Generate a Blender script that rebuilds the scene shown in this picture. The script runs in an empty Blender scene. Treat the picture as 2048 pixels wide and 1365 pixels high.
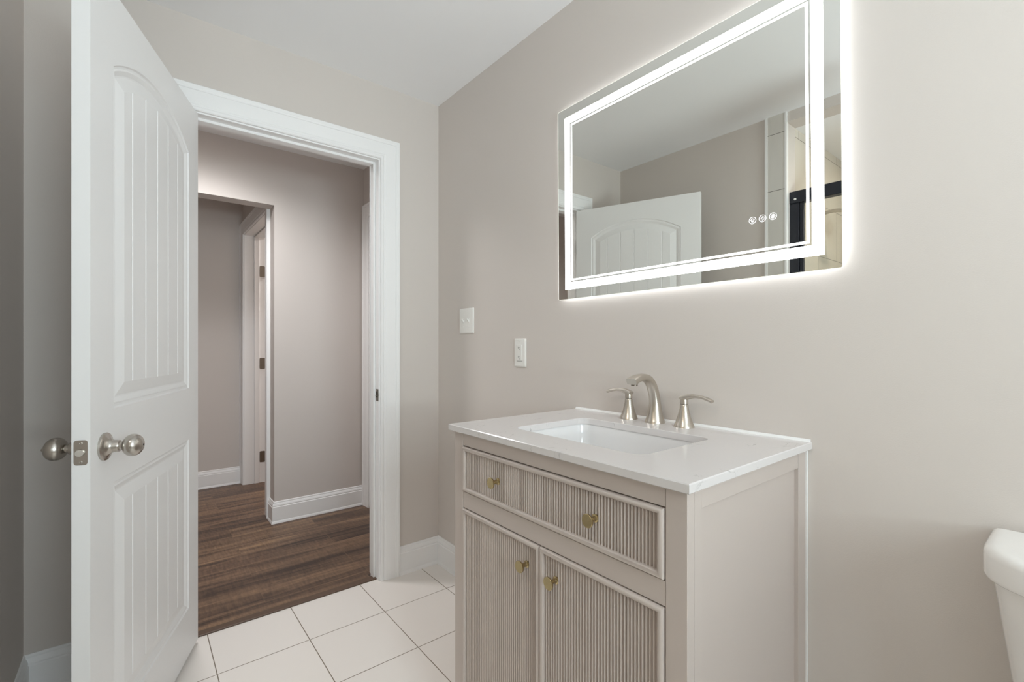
import bpy, bmesh, math, random
from mathutils import Vector, Matrix
R = math.radians
PI = math.pi
SC = bpy.context.scene
COL = SC.collection

# ------------------------------------------------------------------ camera
YAW = 38.81
cam_d = bpy.data.cameras.new('camera')
cam = bpy.data.objects.new('camera', cam_d)
COL.objects.link(cam)
cam.location = (-1.257, -2.186, 1.152)
cam.rotation_euler = (R(90), 0, R(-YAW))
cam_d.sensor_width = 36.0
cam_d.sensor_fit = 'HORIZONTAL'
cam_d.lens = 937.6 / 2048 * 36.0
cam_d.shift_y = (690 - 682.5) / 2048
cam_d.clip_start = 0.02
SC.camera = cam

# ------------------------------------------------------------------ light + exposure
SC.view_settings.view_transform = 'Standard'
SC.view_settings.look = 'None'
SC.view_settings.gamma = 1.0
SC.view_settings.use_curve_mapping = False
SC.view_settings.exposure = 0.0
SC.cycles.max_bounces = 14
SC.cycles.diffuse_bounces = 8
SC.cycles.glossy_bounces = 8
SC.cycles.transparent_max_bounces = 12
SC.cycles.use_denoising = True
SC.cycles.caustics_reflective = True

world = bpy.data.worlds.new('sky')
SC.world = world
world.use_nodes = True
wb = world.node_tree.nodes['Background']
wb.inputs['Color'].default_value = (0.80, 0.90, 1.0, 1)
wb.inputs['Strength'].default_value = 1.2


def lamp(name, kind, loc, energy, color=(1, 1, 1), rot=(0, 0, 0), size=0.5, size_y=None, spot=None, blend=0.2):
    d = bpy.data.lights.new(name, kind)
    d.energy = energy
    d.color = color
    if kind == 'AREA':
        d.shape = 'RECTANGLE'
        d.size = size
        d.size_y = size_y or size
    else:
        d.shadow_soft_size = size
    if kind == 'SPOT':
        d.spot_size = spot
        d.spot_blend = blend
    o = bpy.data.objects.new(name, d)
    o.location = loc
    o.rotation_euler = rot
    COL.objects.link(o)
    return o


# daylight standing outside the window behind the camera, shining in through the pane
DAY = lamp('daylight', 'AREA', (-0.90, -3.74, 1.55), 35.5, (0.815, 0.935, 1.0), (R(90), 0, 0), 0.80, 1.10)
# added fill outside the same window, tilted up to brighten the ceiling
CEIL_FILL = lamp('ceiling_fill', 'AREA', (-0.90, -4.05, 0.98), 62, (0.85, 0.95, 1.0), (R(118), 0, 0), 1.2, 0.5)
H_CEIL = 2.42

# ------------------------------------------------------------------ helpers


def lin(r, g, b):
    def f(c):
        c /= 255.0
        return c / 12.92 if c <= 0.04045 else ((c + 0.055) / 1.055) ** 2.4
    return (f(r), f(g), f(b), 1.0)


class MB:
    def __init__(self):
        self.v, self.f = [], []

    def face_loop(self, pts):
        n = len(self.v)
        self.v += [tuple(p) for p in pts]
        self.f.append(list(range(n, n + len(pts))))
        return self

    def box(self, x0, x1, y0, y1, z0, z1):
        x0, x1 = min(x0, x1), max(x0, x1)
        y0, y1 = min(y0, y1), max(y0, y1)
        z0, z1 = min(z0, z1), max(z0, z1)
        n = len(self.v)
        self.v += [(x0, y0, z0), (x1, y0, z0), (x1, y1, z0), (x0, y1, z0),
                   (x0, y0, z1), (x1, y0, z1), (x1, y1, z1), (x0, y1, z1)]
        for q in ((3, 2, 1, 0), (4, 5, 6, 7), (0, 1, 5, 4), (1, 2, 6, 5), (2, 3, 7, 6), (3, 0, 4, 7)):
            self.f.append([n + i for i in q])
        return self

    def loft(self, rings, closed=True, caps=True, loop=False):
        n0 = len(self.v)
        m = len(rings[0])
        for r in rings:
            self.v += [tuple(p) for p in r]
        k = len(rings)
        for a in range(k if loop else k - 1):
            b = (a + 1) % k
            for i in range(m if closed else m - 1):
                j = (i + 1) % m
                self.f.append([n0 + a * m + i, n0 + a * m + j, n0 + b * m + j, n0 + b * m + i])
        if caps and not loop:
            self.f.append([n0 + i for i in range(m)][::-1])
            self.f.append([n0 + (k - 1) * m + i for i in range(m)])
        return self

    def lathe(self, prof, origin=(0, 0, 0), axis='Z', seg=32, caps=True):
        """prof: (radius, height along axis)"""
        rings = []
        for r, h in prof:
            ring = []
            for i in range(seg):
                a = 2 * PI * i / seg
                p = (max(r, 1e-5) * math.cos(a), max(r, 1e-5) * math.sin(a), h)
                if axis == 'X':
                    p = (p[2], p[0], p[1])
                elif axis == '-X':
                    p = (-p[2], -p[0], p[1])
                elif axis == 'Y':
                    p = (p[1], p[2], p[0])
                elif axis == '-Y':
                    p = (p[0], -p[2], p[1])
                ring.append((p[0] + origin[0], p[1] + origin[1], p[2] + origin[2]))
            rings.append(ring)
        return self.loft(rings, True, caps)

    def tube(self, path, rad, seg=12, caps=True, section=None):
        """sweep an ellipse (rad: number, or per point (side, up)) along a path"""
        path = [Vector(p) for p in path]
        rings = []
        up = Vector((0, 0, 1))
        last = None
        for i, p in enumerate(path):
            t = (path[min(i + 1, len(path) - 1)] - path[max(i - 1, 0)]).normalized()
            if last is None:
                side = t.cross(up)
                if side.length < 1e-3:
                    side = t.cross(Vector((1, 0, 0)))
                side.normalize()
            else:
                side = (last - t * last.dot(t)).normalized()
            last = side
            nrm = side.cross(t)
            r = rad[i] if isinstance(rad, (list, tuple)) else rad
            a, b = r if isinstance(r, (list, tuple)) else (r, r)
            ring = []
            for k in range(seg):
                th = 2 * PI * k / seg
                c, s = math.cos(th), math.sin(th)
                if section:
                    e = section[i] if isinstance(section, (list, tuple)) else section
                    c = math.copysign(abs(c) ** e, c)
                    s = math.copysign(abs(s) ** e, s)
                ring.append(p + side * (a * c) + nrm * (b * s))
            rings.append(ring)
        return self.loft(rings, True, caps)

    def build(self, name, mat, parent=None, local=False, smooth=True, bevel=0, angle=32, seg=2):
        off = Vector((0, 0, 0))
        if parent is not None and not local:
            p = parent
            while p is not None:
                off += p.location
                p = p.parent
        me = bpy.data.meshes.new(name)
        me.from_pydata([tuple(Vector(v) - off) for v in self.v], [], self.f)
        bm = bmesh.new()
        bm.from_mesh(me)
        bmesh.ops.remove_doubles(bm, verts=bm.verts, dist=1e-6)
        bmesh.ops.recalc_face_normals(bm, faces=bm.faces)
        bm.to_mesh(me)
        bm.free()
        if smooth:
            me.shade_smooth()
            me.set_sharp_from_angle(angle=R(angle))
        o = bpy.data.objects.new(name, me)
        COL.objects.link(o)
        if parent is not None:
            o.parent = parent
        me.materials.append(mat)
        if bevel:
            b = o.modifiers.new('bevel', 'BEVEL')
            b.width = bevel
            b.segments = seg
            b.limit_method = 'ANGLE'
            b.angle_limit = R(40)
            b.harden_normals = False
        return o


def tag(o, label, cat, group=None, kind=None):
    o['label'] = label
    o['category'] = cat
    if group:
        o['group'] = group
    if kind:
        o['kind'] = kind
    return o


def empty(name, loc, label, cat, group=None, kind=None, rz=0):
    o = bpy.data.objects.new(name, None)
    o.empty_display_size = 0.1
    o.location = loc
    o.rotation_euler = (0, 0, rz)
    COL.objects.link(o)
    return tag(o, label, cat, group, kind)


def rrect(cx, cy, hx, hy, r, seg=6, z=0.0):
    pts = []
    for sx, sy, a0 in ((1, 1, 0), (-1, 1, 90), (-1, -1, 180), (1, -1, 270)):
        for i in range(seg + 1):
            a = R(a0 + 90 * i / seg)
            pts.append((cx + sx * (hx - r) + r * math.cos(a), cy + sy * (hy - r) + r * math.sin(a), z))
    return pts


# ------------------------------------------------------------------ materials


def mat_new(name):
    m = bpy.data.materials.new(name)
    m.use_nodes = True
    nt = m.node_tree
    return m, nt, nt.nodes['Principled BSDF']


def principled(name, rgb, rough=0.5, metal=0.0, bump=None, var=None, spec=None, coat=0):
    """bump=(scale, strength, distance); var=(scale, amount) colour mottling"""
    m, nt, p = mat_new(name)
    c = lin(*rgb)
    p.inputs['Base Color'].default_value = c
    p.inputs['Roughness'].default_value = rough
    p.inputs['Metallic'].default_value = metal
    if spec is not None:
        p.inputs['Specular IOR Level'].default_value = spec
    if coat:
        p.inputs['Coat Weight'].default_value = coat
        p.inputs['Coat Roughness'].default_value = 0.08
    tc = nt.nodes.new('ShaderNodeTexCoord')
    if bump:
        n = nt.nodes.new('ShaderNodeTexNoise')
        n.inputs['Scale'].default_value = bump[0]
        n.inputs['Detail'].default_value = 3
        b = nt.nodes.new('ShaderNodeBump')
        b.inputs['Strength'].default_value = bump[1]
        b.inputs['Distance'].default_value = bump[2]
        nt.links.new(tc.outputs['Object'], n.inputs['Vector'])
        nt.links.new(n.outputs['Fac'], b.inputs['Height'])
        nt.links.new(b.outputs['Normal'], p.inputs['Normal'])
    if var:
        n = nt.nodes.new('ShaderNodeTexNoise')
        n.inputs['Scale'].default_value = var[0]
        n.inputs['Detail'].default_value = 4
        mx = nt.nodes.new('ShaderNodeMix')
        mx.data_type = 'RGBA'
        mx.inputs[6].default_value = tuple(x * (1 - var[1]) for x in c[:3]) + (1,)
        mx.inputs[7].default_value = tuple(min(1, x * (1 + var[1])) for x in c[:3]) + (1,)
        nt.links.new(tc.outputs['Object'], n.inputs['Vector'])
        nt.links.new(n.outputs['Fac'], mx.inputs[0])
        nt.links.new(mx.outputs[2], p.inputs['Base Color'])
    return m


def emission(name, rgb, strength):
    m, nt, p = mat_new(name)
    p.inputs['Base Color'].default_value = lin(*rgb)
    p.inputs['Roughness'].default_value = 0.5
    p.inputs['Emission Color'].default_value = lin(*rgb)
    p.inputs['Emission Strength'].default_value = strength
    return m


def brushed(name, rgb, rough=0.28, scale=(900, 900, 12), amount=0.12):
    m, nt, p = mat_new(name)
    p.inputs['Base Color'].default_value = lin(*rgb)
    p.inputs['Metallic'].default_value = 1.0
    tc = nt.nodes.new('ShaderNodeTexCoord')
    mp = nt.nodes.new('ShaderNodeMapping')
    mp.inputs['Scale'].default_value = scale
    n = nt.nodes.new('ShaderNodeTexNoise')
    n.inputs['Scale'].default_value = 1.0
    mr = nt.nodes.new('ShaderNodeMapRange')
    mr.inputs['To Min'].default_value = rough - amount / 2
    mr.inputs['To Max'].default_value = rough + amount / 2
    nt.links.new(tc.outputs['Object'], mp.inputs['Vector'])
    nt.links.new(mp.outputs['Vector'], n.inputs['Vector'])
    nt.links.new(n.outputs['Fac'], mr.inputs['Value'])
    nt.links.new(mr.outputs['Result'], p.inputs['Roughness'])
    return m


def clear_glass(name, tint=(252, 253, 252), gloss=0.06):
    m = bpy.data.materials.new(name)
    m.use_nodes = True
    nt = m.node_tree
    nt.nodes.clear()
    out = nt.nodes.new('ShaderNodeOutputMaterial')
    tr = nt.nodes.new('ShaderNodeBsdfTransparent')
    tr.inputs['Color'].default_value = lin(*tint)
    gl = nt.nodes.new('ShaderNodeBsdfGlossy')
    gl.inputs['Roughness'].default_value = 0.02
    mx = nt.nodes.new('ShaderNodeMixShader')
    mx.inputs[0].default_value = gloss
    nt.links.new(tr.outputs[0], mx.inputs[1])
    nt.links.new(gl.outputs[0], mx.inputs[2])
    nt.links.new(mx.outputs[0], out.inputs[0])
    return m


def tile_mat(name, tile_rgb, grout_rgb, w, h, loc, axes='XY', offset=0.0, mortar=0.0022, rough=0.25):
    m, nt, p = mat_new(name)
    tc = nt.nodes.new('ShaderNodeTexCoord')
    sx = nt.nodes.new('ShaderNodeSeparateXYZ')
    cb = nt.nodes.new('ShaderNodeCombineXYZ')
    nt.links.new(tc.outputs['Object'], sx.inputs[0])
    for i, a in enumerate(axes):
        ad = nt.nodes.new('ShaderNodeMath')
        ad.operation = 'ADD'
        ad.inputs[1].default_value = loc[i]
        nt.links.new(sx.outputs['XYZ'.index(a)], ad.inputs[0])
        nt.links.new(ad.outputs[0], cb.inputs[i])
    br = nt.nodes.new('ShaderNodeTexBrick')
    br.offset = offset
    br.squash = 1.0
    br.inputs['Scale'].default_value = 1.0
    br.inputs['Brick Width'].default_value = w
    br.inputs['Row Height'].default_value = h
    br.inputs['Mortar Size'].default_value = mortar
    br.inputs['Mortar Smooth'].default_value = 0.15
    br.inputs['Bias'].default_value = 0.0
    c = lin(*tile_rgb)
    br.inputs['Color1'].default_value = tuple(x * 0.985 for x in c[:3]) + (1,)
    br.inputs['Color2'].default_value = tuple(min(1, x * 1.015) for x in c[:3]) + (1,)
    br.inputs['Mortar'].default_value = lin(*grout_rgb)
    nt.links.new(cb.outputs[0], br.inputs['Vector'])
    nt.links.new(br.outputs['Color'], p.inputs['Base Color'])
    mr = nt.nodes.new('ShaderNodeMapRange')
    mr.inputs['To Min'].default_value = rough
    mr.inputs['To Max'].default_value = 0.85
    nt.links.new(br.outputs['Fac'], mr.inputs['Value'])
    nt.links.new(mr.outputs['Result'], p.inputs['Roughness'])
    bp = nt.nodes.new('ShaderNodeBump')
    bp.invert = True
    bp.inputs['Strength'].default_value = 0.5
    bp.inputs['Distance'].default_value = 0.001
    nt.links.new(br.outputs['Fac'], bp.inputs['Height'])
    nt.links.new(bp.outputs['Normal'], p.inputs['Normal'])
    return m


def wood_mat(name):
    """hickory look planks running along x"""
    m, nt, p = mat_new(name)
    L = nt.links.new
    N = nt.nodes.new
    tc = N('ShaderNodeTexCoord')
    mp = N('ShaderNodeMapping')
    mp.inputs['Location'].default_value = (0.35, -0.145, 0)
    L(tc.outputs['Object'], mp.inputs['Vector'])
    br = N('ShaderNodeTexBrick')
    br.offset = 0.37
    br.offset_frequency = 2
    br.inputs['Scale'].default_value = 1.0
    br.inputs['Brick Width'].default_value = 1.22
    br.inputs['Row Height'].default_value = 0.15
    br.inputs['Mortar Size'].default_value = 0.0011
    br.inputs['Mortar Smooth'].default_value = 0.2
    br.inputs['Color1'].default_value = (0, 0, 0, 1)
    br.inputs['Color2'].default_value = (1, 1, 1, 1)
    br.inputs['Mortar'].default_value = (0.5, 0.5, 0.5, 1)
    L(mp.outputs[0], br.inputs['Vector'])
    # each plank shifts the grain
    sep = N('ShaderNodeSeparateXYZ')
    L(mp.outputs[0], sep.inputs[0])
    row = N('ShaderNodeMath')
    row.operation = 'DIVIDE'
    row.inputs[1].default_value = 0.15
    L(sep.outputs['Y'], row.inputs[0])
    fl = N('ShaderNodeMath')
    fl.operation = 'FLOOR'
    L(row.outputs[0], fl.inputs[0])
    ml = N('ShaderNodeMath')
    ml.operation = 'MULTIPLY'
    ml.inputs[1].default_value = 7.31
    L(fl.outputs[0], ml.inputs[0])
    cmb = N('ShaderNodeCombineXYZ')
    ax = N('ShaderNodeMath')
    ax.operation = 'ADD'
    L(sep.outputs['X'], ax.inputs[0])
    L(ml.outputs[0], ax.inputs[1])
    L(ax.outputs[0], cmb.inputs['X'])
    L(sep.outputs['Y'], cmb.inputs['Y'])
    vr = N('ShaderNodeMath')
    vr.operation = 'MULTIPLY'
    vr.inputs[1].default_value = 3.0
    L(br.outputs['Color'], vr.inputs[0])
    L(vr.outputs[0], cmb.inputs['Z'])

    def noise(scale, detail, rough, dist=0.0):
        k = N('ShaderNodeMapping')
        k.inputs['Scale'].default_value = scale
        L(cmb.outputs[0], k.inputs['Vector'])
        n = N('ShaderNodeTexNoise')
        n.inputs['Scale'].default_value = 1.0
        n.inputs['Detail'].default_value = detail
        n.inputs['Roughness'].default_value = rough
        n.inputs['Distortion'].default_value = dist
        L(k.outputs[0], n.inputs['Vector'])
        return n
    broad = noise((1.0, 15, 1), 5, 0.60, 0.6)
    fine = noise((5, 130, 1), 4, 0.6)
    cross = noise((95, 14, 1), 4, 0.65)
    a1 = N('ShaderNodeMath')
    a1.operation = 'MULTIPLY_ADD'
    a1.inputs[1].default_value = 0.62
    L(broad.outputs['Fac'], a1.inputs[0])
    s1 = N('ShaderNodeMath')
    s1.operation = 'MULTIPLY'
    s1.inputs[1].default_value = 0.15
    L(fine.outputs['Fac'], s1.inputs[0])
    L(s1.outputs[0], a1.inputs[2])
    a2 = N('ShaderNodeMath')
    a2.operation = 'MULTIPLY_ADD'
    a2.inputs[1].default_value = 0.23
    L(cross.outputs['Fac'], a2.inputs[0])
    L(a1.outputs[0], a2.inputs[2])
    a3 = N('ShaderNodeMath')
    a3.operation = 'MULTIPLY_ADD'
    a3.inputs[1].default_value = 0.11
    L(br.outputs['Color'], a3.inputs[0])
    L(a2.outputs[0], a3.inputs[2])
    cr = N('ShaderNodeValToRGB')
    e = cr.color_ramp.elements
    e[0].position = 0.44
    e[0].color = lin(60, 44, 36)
    e[1].position = 0.80
    e[1].color = lin(168, 136, 103)
    x = e.new(0.54)
    x.color = lin(93, 71, 56)
    x = e.new(0.64)
    x.color = lin(124, 98, 76)
    L(a3.outputs[0], cr.inputs[0])
    mx = N('ShaderNodeMix')
    mx.data_type = 'RGBA'
    mx.inputs[7].default_value = lin(126, 102, 80)
    mf = N('ShaderNodeMath')
    mf.operation = 'MULTIPLY'
    mf.inputs[1].default_value = 0.55
    L(br.outputs['Fac'], mf.inputs[0])
    L(mf.outputs[0], mx.inputs[0])
    L(cr.outputs['Color'], mx.inputs[6])
    L(mx.outputs[2], p.inputs['Base Color'])
    p.inputs['Roughness'].default_value = 0.42
    bp = N('ShaderNodeBump')
    bp.inputs['Strength'].default_value = 0.25
    bp.inputs['Distance'].default_value = 0.001
    L(a2.outputs[0], bp.inputs['Height'])
    L(bp.outputs['Normal'], p.inputs['Normal'])
    return m


def quartz_mat(name):
    m, nt, p = mat_new(name)
    L = nt.links.new
    N = nt.nodes.new
    tc = N('ShaderNodeTexCoord')
    n1 = N('ShaderNodeTexNoise')
    n1.inputs['Scale'].default_value = 9
    n1.inputs['Detail'].default_value = 6
    n1.inputs['Distortion'].default_value = 1.6
    L(tc.outputs['Object'], n1.inputs['Vector'])
    sb = N('ShaderNodeMath')
    sb.operation = 'SUBTRACT'
    sb.inputs[1].default_value = 0.5
    L(n1.outputs['Fac'], sb.inputs[0])
    ab = N('ShaderNodeMath')
    ab.operation = 'ABSOLUTE'
    L(sb.outputs[0], ab.inputs[0])
    mr = N('ShaderNodeMapRange')
    mr.inputs['From Min'].default_value = 0.0
    mr.inputs['From Max'].default_value = 0.010
    mr.inputs['To Min'].default_value = 1.0
    mr.inputs['To Max'].default_value = 0.0
    L(ab.outputs[0], mr.inputs['Value'])
    n2 = N('ShaderNodeTexNoise')
    n2.inputs['Scale'].default_value = 17
    L(tc.outputs['Object'], n2.inputs['Vector'])
    m2 = N('ShaderNodeMapRange')
    m2.inputs['From Min'].default_value = 0.56
    m2.inputs['From Max'].default_value = 0.70
    L(n2.outputs['Fac'], m2.inputs['Value'])
    mu = N('ShaderNodeMath')
    mu.operation = 'MULTIPLY'
    L(mr.outputs[0], mu.inputs[0])
    L(m2.outputs[0], mu.inputs[1])
    mx = N('ShaderNodeMix')
    mx.data_type = 'RGBA'
    mx.inputs[6].default_value = lin(218, 214, 213)
    mx.inputs[7].default_value = lin(168, 165, 162)
    L(mu.outputs[0], mx.inputs[0])
    L(mx.outputs[2], p.inputs['Base Color'])
    p.inputs['Roughness'].default_value = 0.16
    return m


WALL_RGB = (211, 204, 198)
M_wall = principled('wall_paint', WALL_RGB, 0.62, bump=(380, 0.22, 0.0010))
M_hallwall = principled('hall_wall_paint', (210, 203, 198), 0.62, bump=(420, 0.10, 0.0008))
M_ceil = principled('ceiling_paint', (243, 243, 244), 0.85, bump=(300, 0.08, 0.0006))
M_trim = principled('trim_paint', (243, 243, 243), 0.38)
M_door = principled('door_paint', (238, 238, 238), 0.42, bump=(160, 0.03, 0.0006))
M_tile = tile_mat('floor_tile', (234, 229, 224), (128, 116, 102), 0.308, 0.306, (0.109 + 0.308 * 20, 0.266 + 0.306 * 20), 'XY', mortar=0.0017)
M_shower_x = tile_mat('shower_tile_side', (214, 207, 195), (116, 112, 106), 0.61, 0.313, (0.18 + 6.1, 0.187 + 3.13 * 2), 'XZ', 0.5, 0.0016)
M_shower_y = tile_mat('shower_tile_back', (214, 207, 195), (116, 112, 106), 0.61, 0.313, (6.4, 0.187 + 3.13 * 2), 'YZ', 0.5, 0.0016)
M_strip = tile_mat('shower_tile_return', (214, 211, 205), (116, 112, 106), 8.0, 0.313, (3.0, 0.187 + 3.13 * 2), 'YZ', 0.0, 0.0016)
M_wood = wood_mat('hickory_planks')
M_threshold = principled('threshold_brown', (92, 72, 58), 0.5, var=(60, 0.18))
M_nickel = brushed('brushed_nickel', (205, 198, 188), 0.30, (40, 40, 1400), 0.05)
M_satin = brushed('satin_nickel', (192, 187, 180), 0.26, (60, 60, 900), 0.05)
M_hinge = brushed('hinge_nickel', (140, 132, 122), 0.38)
M_brass = brushed('satin_brass', (196, 178, 136), 0.26, (60, 60, 900), 0.05)
M_quartz = quartz_mat('white_quartz')
M_porcelain = principled('porcelain', (230, 229, 229), 0.09, coat=0.3)
M_toilet = principled('toilet_china', (242, 240, 237), 0.14, coat=0.3)
M_vanity = principled('vanity_paint', (196, 185, 178), 0.45, bump=(200, 0.03, 0.0005))
M_dark = principled('dark_gap', (40, 36, 32), 0.9)
M_plate = principled('white_plastic', (236, 235, 231), 0.3)
M_slot = principled('slot_dark', (60, 56, 52), 0.6)
M_caulk = principled('white_caulk', (240, 240, 239), 0.5)
M_black = principled('black_aluminium', (44, 46, 54), 0.35, metal=0.3)
M_glass = clear_glass('clear_glass')
M_mirror, _nt, _p = mat_new('mirror_silver')
_p.inputs['Base Color'].default_value = (0.81, 0.815, 0.775, 1)
_p.inputs['Metallic'].default_value = 1.0
_p.inputs['Roughness'].default_value = 0.0
M_led = emission('frosted_led_band', (252, 252, 252), 3.6)
M_ledline = emission('frosted_led_line', (252, 252, 252), 1.6)
M_back = emission('led_backlight', (243, 248, 255), 8.5)
M_edge = emission('edge_self_glow', (246, 246, 236), 0.6)
M_icon = emission('touch_icon', (240, 238, 242), 0.75)
M_housing = principled('mirror_housing', (220, 220, 220), 0.5)
M_bulb = emission('lamp_glow', (255, 244, 228), 4.0)


def struct(name, mb, mat, label, cat, **kw):
    o = mb.build(name, mat, smooth=kw.pop('smooth', False), **kw)
    return tag(o, label, cat, kind='structure')


# ------------------------------------------------------------------ the shell
W = 0.115
XL = -1.540           # left wall face
YF = -3.50            # wall behind the camera
YS = -1.125           # shower side wall face
JL, JR, JT = -1.112, -0.332, 2.053      # clear opening of the bathroom door
HW = 1.13             # far hall wall face
XO = -0.5575          # right edge of the hall opening
XHR = 0.035           # right end wall of the hall
YB = 2.285            # back wall of the lobby behind the hall

struct('floor', MB().box(XL, 0, YF, 0.025, -0.10, 0), M_tile, 'white square bathroom floor tiles with brown grout lines', 'floor')
struct('hall_floor', MB().box(-2.7, 1.3, 0.025, 3.2, -0.10, -0.001), M_wood, 'dark brown wood plank floor beyond the doorway', 'floor')
struct('ceiling', MB().box(XL - 1.0, 0.115, YF - W, 0.115, H_CEIL, H_CEIL + 0.1), M_ceil, 'smooth white bathroom ceiling above the vanity and door', 'ceiling')
struct('hall_ceiling', MB().box(-2.7, 1.3, 0.115, 3.2, H_CEIL, H_CEIL + 0.1), M_ceil, 'white ceiling over the hall behind the doorway', 'ceiling')

mb = MB()
mb.box(XL - W, JL - 0.015, 0, W, 0, H_CEIL).box(JR + 0.015, 0.0, 0, W, 0, H_CEIL).box(JL - 0.015, JR + 0.015, 0, W, JT + 0.015, H_CEIL)
struct('wall_back', mb, M_wall, 'greige wall around the open doorway', 'wall')
struct('wall_right', MB().box(0, W, YF - W, W, 0, H_CEIL), M_wall, 'greige wall behind the lit mirror and vanity', 'wall')
struct('wall_left_near', MB().box(XL - W, XL, YF - W, -2.70, 0, H_CEIL), M_wall, 'greige wall between the shower and the window wall, behind the camera', 'wall')
struct('wall_shower_header', MB().box(XL - W, XL, -2.70, YS, 2.365, H_CEIL), M_wall, 'shallow painted header over the shower opening seen in the mirror', 'wall')
struct('wall_left', MB().box(XL - W, XL, YS, 0, 0, H_CEIL), M_wall, 'grey shaded wall strip behind the open door at the picture edge', 'wall')
wx0, wx1, wz0, wz1 = -1.30, -0.50, 1.00, 2.10
mb = MB()
mb.box(XL, wx0, YF - W, YF, 0, H_CEIL).box(wx1, 0, YF - W, YF, 0, H_CEIL).box(wx0, wx1, YF - W, YF, 0, wz0).box(wx0, wx1, YF - W, YF, wz1, H_CEIL)
struct('wall_front', mb, M_wall, 'greige wall with the window, behind the camera', 'wall')

# window behind the camera
win = empty('window_1', ((wx0 + wx1) / 2, YF - 0.05, wz0), 'white framed window behind the camera letting daylight in', 'window', kind='structure')
mb = MB()
for a in ((wx0, wx0 + 0.04, wz0, wz1), (wx1 - 0.04, wx1, wz0, wz1), (wx0 + 0.04, wx1 - 0.04, wz0, wz0 + 0.04), (wx0 + 0.04, wx1 - 0.04, wz1 - 0.04, wz1),
          (wx0 + 0.04, wx1 - 0.04, (wz0 + wz1) / 2 - 0.018, (wz0 + wz1) / 2 + 0.018)):
    mb.box(a[0], a[1], YF - 0.075, YF - 0.03, a[2], a[3])
mb.build('window_frame', M_trim, win, smooth=False)
MB().box(wx0 + 0.04, wx1 - 0.04, YF - 0.055, YF - 0.051, wz0 + 0.04, wz1 - 0.04).build('pane', M_glass, win, smooth=False)
MB().box(wx0 - 0.03, wx1 + 0.03, YF - 0.03, YF + 0.03, wz0 - 0.02, wz0).build('window_sill', M_trim, win, bevel=0.003)

# shower alcove seen in the mirror
XSB = -2.45
struct('wall_shower_side', MB().box(XSB, XL - W, YS, YS + 0.1, 0, H_CEIL), M_shower_x, 'beige large format tile side wall of the shower seen in the mirror', 'wall')
struct('wall_shower_back', MB().box(XSB - 0.1, XSB, -2.80, YS + 0.1, 0, H_CEIL), M_shower_y, 'tiled back wall of the shower alcove', 'wall')
struct('wall_shower_front', MB().box(XSB, XL - W, -2.80, -2.70, 0, H_CEIL), M_shower_x, 'tiled end wall of the shower beside the toilet', 'wall')
struct('floor_shower', MB().box(XSB, XL - W, -2.70, YS, -0.1, 0.05), M_porcelain, 'white shower pan floor inside the alcove', 'floor')
struct('trim_shower_curb', MB().box(XL - W, XL, -2.70, YS, 0, 0.10), M_strip, 'low tiled curb under the black framed shower door', 'curb')
struct('ceiling_shower', MB().box(XSB, XL - W, -2.70, YS, 2.365, 2.40), M_ceil, 'lowered white ceiling inside the shower alcove', 'ceiling')
struct('wall_shower_return', MB().box(XL, XL + 0.008, YS + 0.006, -1.030, 0, H_CEIL), M_strip, 'narrow pale tile strip on the wall beside the shower, seen in the mirror', 'tile strip')
struct('trim_1', MB().box(XL, XL + 0.010, -1.030, -1.016, 0, H_CEIL), M_trim, 'thin white edge trim where the greige wall meets the tile strip', 'trim')
struct('trim_2', MB().box(XL - 0.012, XL + 0.010, YS - 0.004, YS + 0.006, 0, H_CEIL), M_trim, 'thin white corner trim at the shower opening edge', 'trim')

# hall and lobby
mb = MB()
mb.box(-2.7, -1.75, HW, HW + W, 0, H_CEIL).box(XO, 1.3, HW, HW + W, 0, H_CEIL).box(-1.75, XO, HW, HW + W, 2.052, H_CEIL)
struct('wall_hall_far', mb, M_hallwall, 'taupe hall wall with an uncased square opening, facing the doorway', 'wall')
struct('wall_hall_right', MB().box(XHR, XHR + 0.08, W, HW, 0, H_CEIL), M_hallwall, 'end wall of the hall at the right of the doorway view', 'wall')
struct('wall_hall_left', MB().box(-2.8, -2.7, W, 3.2, 0, H_CEIL), M_hallwall, 'left end wall of the hall hidden by the open door', 'wall')
struct('wall_hall_near', MB().box(-2.7, XL - W, 0, W, 0, H_CEIL), M_hallwall, 'hall wall left of the bathroom doorway', 'wall')
struct('wall_lobby_back', MB().box(-2.7, XO + 0.1, YB, YB + 0.1, 0, H_CEIL), M_hallwall, 'dim taupe wall seen through the hall opening', 'wall')
LD0, LD1, LDT = 1.345, 2.188, 2.052
WL = 0.172
mb = MB()
mb.box(XO, XO + WL, HW + W, LD0 - 0.015, 0, H_CEIL).box(XO, XO + WL, LD1 + 0.015, YB, 0, H_CEIL).box(XO, XO + WL, LD0 - 0.015, LD1 + 0.015, LDT + 0.015, H_CEIL)
struct('wall_lobby_right', mb, M_hallwall, 'narrow wall around the cased door frame beyond the hall opening', 'wall')
struct('wall_bedroom_far', MB().box(XO + W, 1.3, 3.1, 3.2, 0, H_CEIL), M_hallwall, 'far wall of the room beyond the inner door frame', 'wall')
struct('wall_bedroom_right', MB().box(1.2, 1.3, HW + W, 3.1, 0, H_CEIL), M_hallwall, 'side wall of the room beyond the inner door frame', 'wall')
struct('wall_bedroom_left', MB().box(XO + 0.1, XO + W + 0.02, YB + 0.1, 3.1, 0, H_CEIL), M_hallwall, 'inner wall of the room behind the lobby', 'wall')

# ------------------------------------------------------------------ baseboards
BASE = [(0, 0), (0.020, 0), (0.0195, 0.006), (0.0165, 0.014), (0.0150, 0.017), (0.0145, 0.104), (0.0115, 0.108), (0.0125, 0.113), (0.0100, 0.123), (0.0060, 0.128), (0.0062, 0.134), (0.0035, 0.1385), (0, 0.139)]


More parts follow.
